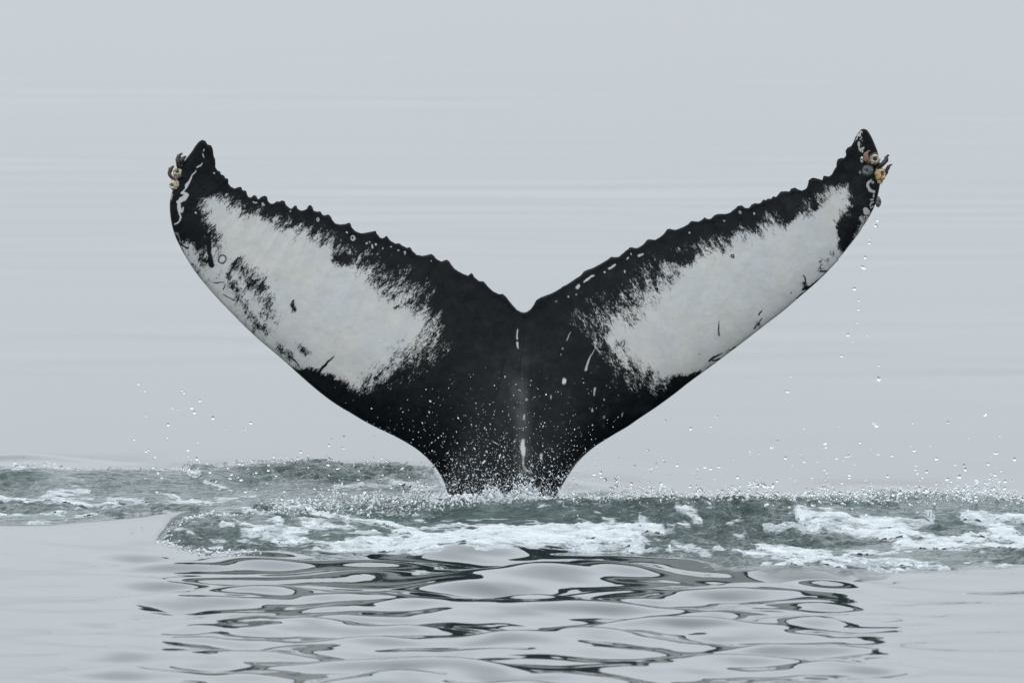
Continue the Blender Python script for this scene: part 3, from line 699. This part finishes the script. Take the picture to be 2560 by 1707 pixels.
wcol = m.mix(m.math('MULTIPLY', spk, .55), wcol, (.16, .16, .15))
bcol = m.mix(m.rng(m.noise(cobj, 18, 5, .65), .3, .7), (.0022, .003, .0038), (.0068, .0088, .0098))
grey = m.math('MULTIPLY', m.rng(m.noise(cobj, 6, 5, .7), .52, .75, 0, .6), m.rng(sx.outputs['X'], -1.2, .1))
bcol = m.mix(m.math('MULTIPLY', grey, .6), bcol, (.028, .035, .043))
col = m.mix(white, bcol, wcol)
bp = m.bump(m.noise(cobj, 45, 5, .6), .35, .004)
bp = m.bump(n_mid, .25, .003, bp)
bp = m.bump(m.noise(m.coord((1, 1, .5)), 5, 3, .5), .45, .03, bp)
m.set(Base_Color=col, Roughness=m.mixf(white, .25, .40), IOR=1.36, Specular_IOR_Level=.16, Normal=bp)
SKIN = m.m

whale = bpy.data.objects.new('humpback_whale', None)
sc.collection.objects.link(whale)
whale.empty_display_size = .5
tag(whale, 'black and white whale tail with two raised flukes standing out of the sea', 'whale')
tail = link('tail', tail_me, SKIN, whale)

def skin_at(u, v, out=0.0):
    x, z = px2m((u, v))
    h = float(half_thick(np.array([x]), np.array([z]))[0]); y = float(mid_y(np.array([x]), np.array([z]))[0])
    ins = inside(np.array([u]), np.array([v]), TE_L + TE_R + LE_R[1:] + LE_L[::-1])[0]
    return Vector((x, y - (h if ins else 0.0) - out, z))

# ------------------------------------------------------------------ barnacles
def flat_mat(name, c1, c2, scale=60, rough=.5, bump=.3, stretch=(1, 1, 1)):
    m = NT(name)
    n = m.noise(m.coord(stretch), scale, 5, .6)
    m.set(Base_Color=m.mix(m.rng(n, .35, .65), c1, c2), Roughness=rough, Normal=m.bump(n, bump, .003))
    return m.m
SHELL = flat_mat('barnacle_shell', (.26, .20, .13), (.66, .61, .50), 70, .7, .8)
SHELL_Y = flat_mat('barnacle_shell_yellow', (.26, .16, .06), (.60, .47, .25), 60, .7, .8)
SHELL_G = flat_mat('barnacle_shell_grey', (.035, .045, .048), (.12, .135, .14), 90)
FLESH = flat_mat('barnacle_flesh', (.035, .020, .014), (.10, .055, .040), 80, .3)
FLESH_P = flat_mat('barnacle_flesh_pink', (.10, .055, .045), (.21, .125, .10), 80, .35)
FLESH_D = flat_mat('barnacle_flesh_dark', (.010, .010, .012), (.045, .035, .035), 90, .25)

def frame_to(d):
    return Vector(d).to_track_quat('Z', 'Y').to_matrix().to_4x4()
def shell_mesh(name, r, h, ribs=8, open_r=.42, seed=0, sq=1.0):
    """domed shell of ribbed plates with a sunken opening on top"""
    rr = random.Random(seed)
    prof = [(0.94, -.15), (1.0, 0), (1.02, .25), (.93, .55), (.76, .82), (.60, .97), (open_r + .07, 1.0), (open_r, .93), (open_r * .86, .70), (open_r * .6, .55), (0.02, .5)]
    n = 72
    co = []; fc = []
    ph = rr.random() * 6
    for k, (a, b) in enumerate(prof):
        for i in range(n):
            th = 2 * math.pi * i / n
            rib = 1 + rr.uniform(-.035, .035) + (.15 * abs(math.sin(ribs * th / 2 + ph)) + .025 * math.sin(ribs * 4 * th)) * (1 if k < 7 else .3)
            wob = 1 + .06 * math.sin(2 * th + ph)
            co.append((r * a * rib * wob * math.cos(th), sq * r * a * rib * wob * math.sin(th), h * b * (1 + .07 * math.sin(3 * th + ph))))
    for k in range(len(prof) - 1):
        for i in range(n):
            j = (i + 1) % n
            fc.append((k * n + i, k * n + j, (k + 1) * n + j, (k + 1) * n + i))
    me = bpy.data.meshes.new(name); me.from_pydata(co, [], fc); me.update()
    for p in me.polygons: p.use_smooth = True
    return me
def plug_mesh(name, r, h, z0):
    co = [(0, 0, z0 + h)]; fc = []; n = 20
    for k in (1, 2, 3):
        for i in range(n):
            th = 2 * math.pi * i / n; q = k / 3
            co.append((r * q * math.cos(th) * (1 + .08 * math.sin(3 * th)), r * q * math.sin(th) * (.55 + .1 * q), z0 + h * (1 - q * q) + .1 * h * math.sin(5 * th)))
    for i in range(n):
        j = (i + 1) % n
        fc.append((0, 1 + i, 1 + j))
        for k in (0, 1): fc.append((1 + k * n + i, 1 + (k + 1) * n + i, 1 + (k + 1) * n + j, 1 + k * n + j))
    me = bpy.data.meshes.new(name); me.from_pydata(co, [], fc); me.update()
    for p in me.polygons: p.use_smooth = True
    return me
def barnacle(u, v, r, h, d, mat, fmat, ribs=8, seed=0, sq=1.0, out=0.0, open_r=.42, label=None):
    o = link('barnacle', shell_mesh('barnacle', r, h, ribs, open_r, seed, sq), mat, whale)
    o.matrix_local = Matrix.Translation(skin_at(u, v, out)) @ frame_to(d)
    if label: o['label'] = label
    p = link('opening', plug_mesh('opening', r * open_r * .95, h * .22, h * .62), fmat, o)
    return o
def tube(name, pts, radii, mat, parent, n=12, flat=1.0):
    P_ = [Vector(p) for p in pts]
    # resample with Catmull-Rom
    Q = []; RR = []
    for i in range(len(P_) - 1):
        a = P_[max(i - 1, 0)]; b = P_[i]; c = P_[i + 1]; d = P_[min(i + 2, len(P_) - 1)]
        for s in range(6):
            t = s / 6
            Q.append(.5 * ((2 * b) + (c - a) * t + (2 * a - 5 * b + 4 * c - d) * t * t + (-a + 3 * b - 3 * c + d) * t ** 3))
            RR.append(radii[i] * (1 - t) + radii[i + 1] * t)
    Q.append(P_[-1]); RR.append(radii[-1])
    co = []; fc = []
    for k, q in enumerate(Q):
        tg = (Q[min(k + 1, len(Q) - 1)] - Q[max(k - 1, 0)]).normalized()
        a = tg.cross(Vector((0, 1, 0.01))).normalized(); b = tg.cross(a).normalized()
        for i in range(n):
            th = 2 * math.pi * i / n
            rr = RR[k] * (1 + .10 * math.sin(3 * th + k * .8) + .07 * math.sin(k * 2.1))
            co.append(q + a * rr * math.cos(th) + b * rr * flat * math.sin(th))
    for k in range(len(Q) - 1):
        for i in range(n):
            j = (i + 1) % n; fc.append((k * n + i, k * n + j, (k + 1) * n + j, (k + 1) * n + i))
    fc.append(tuple(range(n))[::-1]); fc.append(tuple(range((len(Q) - 1) * n, len(Q) * n)))
    me = bpy.data.meshes.new(name); me.from_pydata([tuple(c) for c in co], [], fc); me.update()
    for p in me.polygons: p.use_smooth = True
    return link(name, me, mat, parent)
def stalk(pp, radii, mat, label=None, out=.03, flat=.8):
    pts = [skin_at(*pp[0], out * .4)] + [Vector((px2m(q)[0], skin_at(*pp[0]).y - out, px2m(q)[1])) for q in pp[1:]]
    o = tube('stalked_barnacle', pts, radii, mat, whale, flat=flat)
    # the split, ear-like end
    e = pts[-1]; dr = (pts[-1] - pts[-2]).normalized()
    tube('ear', [e - dr * .006, e + dr * .008 + Vector((.008, 0, .002)), e + dr * .010 + Vector((.018, -.002, -.002))], [radii[-1] * .8, radii[-1] * .6, radii[-1] * .35], mat, o, 8)
    if label: o['label'] = label
    return o
# left tip
barnacle(441, 438, .031, .040, (-.25, -.9, .35), SHELL, FLESH_D, 7, 1, 1.1, -.004, .5, 'cream ribbed barnacle, the upper one on the left fluke tip')
barnacle(433, 467, .033, .042, (-.55, -.8, -.1), SHELL, FLESH, 8, 2, 1.0, -.004, .42, 'white barnacle with a brown plug, the lower one on the left fluke tip')
stalk([(445, 424), (441, 412), (441, 400), (444, 393)], [.020, .018, .016, .014], FLESH_D)
stalk([(452, 415), (450, 407), (453, 401)], [.016, .020, .018], FLESH_D)
stalk([(430, 452), (423, 448), (419, 437), (423, 426)], [.012, .012, .014, .017], FLESH)
tube('stalked_barnacle', [skin_at(450, 445, .03), skin_at(436, 452, .05), skin_at(426, 452, .045)], [.006, .007, .006], FLESH, whale, 8)
# right tip
barnacle(2190, 404, .037, .040, (.25, -.92, .12), SHELL, FLESH_D, 9, 3, 1.0, -.004, .5, 'pale barnacle with a wide dark opening near the right fluke tip')
barnacle(2173, 432, .037, .020, (-.15, -.97, .1), SHELL_G, SHELL_G, 12, 4, 1.05, -.004, .30, 'translucent grey barnacle on the right fluke tip')
barnacle(2203, 442, .034, .050, (.5, -.85, .05), SHELL_Y, FLESH_P, 7, 5, 1.35, -.006, .45, 'yellow barnacle on the outer edge of the right fluke tip')
barnacle(2204, 457, .021, .028, (.5, -.8, -.3), SHELL, FLESH_D, 8, 6, 1.0, -.002, .4)
barnacle(2200, 511, .020, .022, (.75, -.6, 0), SHELL_G, FLESH_D, 9, 7, 1.8, .0, .4, 'small grey barnacle low on the edge of the right fluke')
barnacle(2160, 405, .011, .012, (-.3, -.95, 0), SHELL, FLESH_D, 7, 8, 2.0, -.002, .5)
stalk([(2178, 412), (2171, 405), (2169, 395), (2172, 386)], [.012, .020, .019, .011], FLESH_P, 'pink fleshy barnacle flap beside the pale one', .035)
stalk([(2200, 426), (2209, 417), (2219, 407), (2221, 397)], [.014, .016, .017, .013], FLESH_D, None, .04)
stalk([(2216, 446), (2221, 438), (2224, 428), (2228, 421)], [.012, .012, .014, .012], FLESH_D, None, .03)
stalk([(2212, 452), (2217, 443), (2213, 433)], [.009, .013, .009], FLESH_P, None, .04)
tube('stalked_barnacle', [skin_at(2176, 398, .045), skin_at(2190, 388, .05), skin_at(2200, 392, .05)], [.005, .006, .005], FLESH_D, whale, 8)

# ------------------------------------------------------------------ drops and spray
m = NT('water_drop')
m.set(Base_Color=(1, 1, 1), Roughness=0.0, IOR=1.333, Transmission_Weight=1.0)
DROP = m.m
m = NT('white_spray')
m.set(Base_Color=(.84, .87, .89), Roughness=.15, IOR=1.333, Transmission_Weight=.35)
SPRAY = m.m
def ico(sub=2):
    bm = bmesh.new(); bmesh.ops.create_icosphere(bm, subdivisions=sub, radius=1.0)
    v = np.array([x.co[:] for x in bm.verts]); f = np.array([[l.index for l in p.verts] for p in bm.faces]); bm.free()
    return v, f
IV1, IF1 = ico(1); IV2, IF2 = ico(2)
def tri_mesh(name, co, tris):
    me = bpy.data.meshes.new(name)
    me.vertices.add(len(co)); me.vertices.foreach_set('co', np.ascontiguousarray(co, np.float32).ravel())
    me.loops.add(len(tris) * 3); me.loops.foreach_set('vertex_index', tris.ravel().astype(np.int32))
    me.polygons.add(len(tris)); me.polygons.foreach_set('loop_start', (np.arange(len(tris)) * 3).astype(np.int32))
    me.update(calc_edges=True); me.polygons.foreach_set('use_smooth', np.ones(len(tris), bool)); me.update()
    return me
drop_me = []
for k in range(4):
    r = np.random.default_rng(k + 70)
    v = IV2.copy(); v *= (1 + .12 * np.sin(v[:, [2]] * 2 + k) + .10 * np.sin(v[:, [0]] * 3 + k * 2)); v[:, 2] *= (.85, 1.0, .75, 1.35)[k]; v[:, 0] *= (1.15, 1, 1.3, .8)[k]
    me = tri_mesh('water_drop', v, IF2); me.materials.append(DROP); drop_me.append(me)
def add_drop(u, v, r_px, y, label, group):
    s = r_px * MPP
    x = (u - 1280) * MPP * (60 + y) / 60; z = (1240 - v) * MPP; z = z + (CAM_Z - z) * (-y) / 60.0
    o = bpy.data.objects.new('water_drop', random.choice(drop_me)); sc.collection.objects.link(o)
    o.location = (x, y, z); o.scale = (s * random.uniform(.9, 1.2), s, s * random.uniform(.8, 1.05)); o.rotation_euler = (0, random.uniform(-.4, .4), random.uniform(0, 6))
    tag(o, label, 'water drop', group)
G1 = [(2193, 552, 3), (2189, 565, 4.5), (2175, 598, 2.5), (2174, 608, 4), (2163, 643, 3.5), (2157, 668, 4.5), (2161, 671, 3.2), (2136, 722, 4.5), (2146, 750, 2.6), (2146, 774, 3), (2140, 806, 4), (2120, 837, 4.2), (2168, 838, 2), (2131, 854, 1.6), (2104, 890, 2.8)]
ORD = ['first', 'second', 'third', 'fourth', 'fifth', 'sixth', 'seventh', 'eighth', 'ninth', 'tenth', 'eleventh', 'twelfth', 'thirteenth', 'fourteenth', 'fifteenth', 'sixteenth', 'seventeenth', 'eighteenth', 'nineteenth']
G1.sort(key=lambda q: q[1])
for k, (u, v, r_) in enumerate(G1): add_drop(u, v, r_, .2, ORD[k] + ' drop from the top in the string falling below the right fluke tip', 'drops falling below the right fluke tip')
G2 = [(346, 959, 3), (499, 1001, 5), (480, 1021, 4), (485, 1030, 4.2), (532, 1044, 4), (420, 1062, 4.2), (431, 1021, 2), (444, 1024, 2), (460, 981, 2.2), (365, 1040, 2), (362, 978, 2.5), (454, 975, 2.2)]
G2.sort()
for k, (u, v, r_) in enumerate(G2): add_drop(u, v, r_, -.3, ORD[k] + ' drop from the left in the loose cluster flying left of the tail', 'drops flying left of the tail')
G3 = [(1968, 978, 4.5), (1976, 942, 2.2), (2197, 946, 5), (2197, 913, 2.2), (2187, 1060, 5), (2192, 1066, 4), (2282, 1058, 2.6), (1728, 1072, 4.4), (1793, 1040, 3.2), (1778, 1066, 2.8), (1664, 1052, 3), (2370, 1198, 5), (2378, 1204, 3.6), (2399, 1192, 5), (2342, 1147, 4.5), (2120, 1140, 5), (2063, 1109, 4), (1930, 1119, 3.4), (2491, 1133, 4)]
G3.sort()
for k, (u, v, r_) in enumerate(G3): add_drop(u, v, r_, -.4, ORD[k] + ' large drop from the tail among those flying out to its right', 'drops flying right of the tail')
rr = random.Random(9)
cnt = 0
while cnt < 120:         # loose drops right of the tail stock
    u = rr.uniform(1430, 2540); v = 1232 - abs(rr.gauss(0, 75)); 
    if v < 985 or (u < 1620 and v < 1240 - (u - 1395) * .62): continue
    add_drop(u, v, rr.uniform(1.6, 4.2), rr.uniform(-1.4, .8), 'small clear drop above the splashing crest right of the tail', 'drops above the right-hand crest'); cnt += 1
cnt = 0
while cnt < 95:
    u = rr.uniform(330, 1090); v = 1235 - abs(rr.gauss(0, 70))
    if v < 1010 or (u > 760 and v < 985 + (u - 830) * .62 + 25): continue
    add_drop(u, v, rr.uniform(1.5, 3.8), rr.uniform(-1.6, .6), 'small clear drop above the broken wave left of the tail', 'drops above the left-hand wave'); cnt += 1

def cloud(name, pts, rad, stretch, mat, label, cat, seedv=0):
    """many tiny drops joined into one object"""
    r = np.random.default_rng(seedv)
    n = len(pts); V, Fc = IV1, IF1
    ang = r.uniform(-1.2, 1.2, n); el = stretch
    v = V[None] * rad[:, None, None] * np.stack([np.ones(n), np.ones(n), el], 1)[:, None, :]
    ca, sa = np.cos(ang)[:, None], np.sin(ang)[:, None]
    vx = v[..., 0] * ca + v[..., 2] * sa; vz = -v[..., 0] * sa + v[..., 2] * ca
    v = np.stack([vx, v[..., 1], vz], -1) + pts[:, None, :]
    t = Fc[None] + (np.arange(n) * len(V))[:, None, None]
    me = tri_mesh(name, v.reshape(-1, 3), t.reshape(-1, 3))
    return tag(link(name, me, mat), label, cat, kind='stuff')
def surf_z(x, y):
    return fields(x, y)[0]
r = np.random.default_rng(5)
def near_line(pts, n, dv_up, dv_dn, hs=None):
    """positions scattered about an image line, in a real depth range"""
    p = np.array(pts, float); S = arclen(p); s = r.uniform(0, S[-1], n)
    return np.interp(s, S, p[:, 0]), np.interp(s, S, p[:, 1])
# mist of fine drops in front of the tail stock
n = 4800
u = r.normal(1262, 135, n); v = 1262 - np.abs(r.normal(0, 1, n)) ** 1.1 * 70 * np.exp(r.normal(0, .55, n)) * .75
ok = (v > 905) & (u > 940) & (u < 1640); u, v = u[ok], v[ok]; n = len(u)
y = -0.6 - r.uniform(0, .6, n)
x = (u - 1280) * MPP; z0 = (1240 - v) * MPP; z = z0 + (CAM_Z - z0) * (-y) / 60
rad = MPP * (0.36 + r.exponential(.36, n)).clip(.3, 2.8)
cloud('spray', np.stack([x, y, z], 1), rad, 1 + r.exponential(.5, n).clip(0, 2.0), SPRAY, 'fine white spray hanging in front of the black tail stock', 'spray', 2)
# broader, thinner scatter to the left over the black skin
n = 1100
u = r.uniform(820, 1560, n); v = r.uniform(930, 1240, n) ; keep = r.random(n) < ((v - 900) / 340) ** 1.2
inm = inside(u, v, TE_L + TE_R + LE_R[1:] + LE_L[::-1]); keep &= inm; u, v = u[keep], v[keep]; n = len(u)
y = -.5 - r.uniform(0, .3, n); x = (u - 1280) * MPP; z0 = (1240 - v) * MPP; z = z0 + (CAM_Z - z0) * (-y) / 60
cloud('spray', np.stack([x, y, z], 1), MPP * (.55 + r.exponential(.35, n)).clip(.4, 2.4), 1 + r.exponential(.4, n).clip(0, 1.5), SPRAY, 'thin scatter of tiny drops across the black middle of the tail', 'spray', 3)
# splashes thrown up along the crests
def splash(line, n, sig, name_label, ycen, ysp, rad0, seedv, mat=DROP, white=.5):
    uu, vv = near_line(line, n, 0, 0)
    clump = vnoise(uu / 34, uu * 0, seedv) ** 2.6 * 1.5
    x = (uu - 1280) * MPP; y = ycen + r.normal(0, ysp, n)
    z = surf_z(x, y) + np.abs(r.normal(0, 1, n)) * sig * (.16 + 1.6 * clump) - .004
    rad = MPP * (rad0 * (.45 + r.exponential(.55, n))).clip(.4, 5)
    el = 1 + r.exponential(.45, n).clip(0, 2.5)
    w = r.random(n) < white
    P_ = np.stack([x, y, z], 1)
    cloud('splash', P_[w], rad[w], el[w], SPRAY, 'white water thrown up ' + name_label, 'splash', seedv)
    cloud('splash', P_[~w], rad[~w], el[~w], mat, 'clear beads of water thrown up ' + name_label, 'splash', seedv + 1)
yc3 = pxy(1900, 1242, .15)[1]
splash([(1400, 1250), (2600, 1240)], 3100, .045, 'along the crest right of the tail', yc3 + .1, .35, 1.7, 81, DROP, .45)
splash([(1080, 1250), (1440, 1250)], 3000, .05, 'round the foot of the tail', -1.5, .25, 1.5, 83, DROP, .6)
splash([(650, 1250), (1120, 1252)], 1900, .04, 'left of the foot of the tail', -1.6, .5, 1.5, 85, DROP, .5)
splash([(0, 1172), (480, 1165), (1100, 1160)], 1200, .009, 'on the crest behind the tail to the left', pxy(700, 1153, .145)[1] + .02, .12, 1.35, 87, DROP, .4)
def beads(name, uvh, n, label, seedv, jit=.02):
    uu, vv = near_line([(a, b) for a, b, h in uvh], n, 0, 0)
    p = np.array([pxy(a, b, np.interp(a, [q[0] for q in uvh], [q[2] for q in uvh])) for a, b in zip(uu, vv)])
    x = p[:, 0] + r.normal(0, jit, n); y = p[:, 1] + r.normal(0, .10, n)
    z = surf_z(x, y) + np.abs(r.normal(0, .006, n)) - .002
    cloud(name, np.stack([x, y, z], 1), MPP * (.6 + r.exponential(.75, n)).clip(.5, 4), 1 + r.exponential(.2, n), SPRAY, label, 'splash', seedv)
beads('splash', [(402, 1356, .03), (430, 1306, .10), (500, 1284, .12), (600, 1279, .12)], 420, 'white beads along the upper rim of the rolled wave at the lower left', 91)
beads('splash', [(402, 1360, .01), (480, 1374, .01), (560, 1384, .01), (640, 1386, .01)], 420, 'white beads along the front foot of the rolled wave at the lower left', 92)
# thin jets thrown up out of the crest
def jets(line, n, label, seedv, hmax, ycen, ysp):
    rj = np.random.default_rng(seedv); V = []; Rr = []
    p = np.array(line, float); S = arclen(p)
    for k in range(n):
        u0 = np.interp(rj.uniform(0, S[-1]), S, p[:, 0]); x0 = (u0 - 1280) * MPP; y0 = ycen + rj.normal(0, ysp)
        z0 = float(surf_z(np.array([x0]), np.array([y0]))[0]); hh = hmax * rj.uniform(.3, 1) ** 1.6; lean = rj.normal(0, .8) * hh; m_ = rj.integers(9, 18)
        t = np.sort(rj.random(m_)) ; t[0] = 0
        V.append(np.stack([x0 + lean * t, np.full(m_, y0), z0 + hh * (1.9 * t - .9 * t * t * rj.uniform(.8, 1.6))], 1))
        Rr.append(MPP * (2.0 * (1 - t) + .7) * rj.uniform(.6, 1.25))
    V = np.concatenate(V); Rr = np.concatenate(Rr)
    cloud('splash', V, Rr, 1 + rj.exponential(.8, len(V)).clip(0, 2), SPRAY, label, 'splash', seedv)
jets([(1420, 1250), (2560, 1242)], 95, 'thin white jets flung up from the crest right of the tail', 101, .10, yc3 + .1, .25)
jets([(700, 1250), (1440, 1250)], 60, 'thin white jets flung up at the foot of the tail', 102, .075, -1.5, .25)
print('tris', sum(len(p.data.polygons) * 2 for p in bpy.data.objects if p.type == 'MESH'))
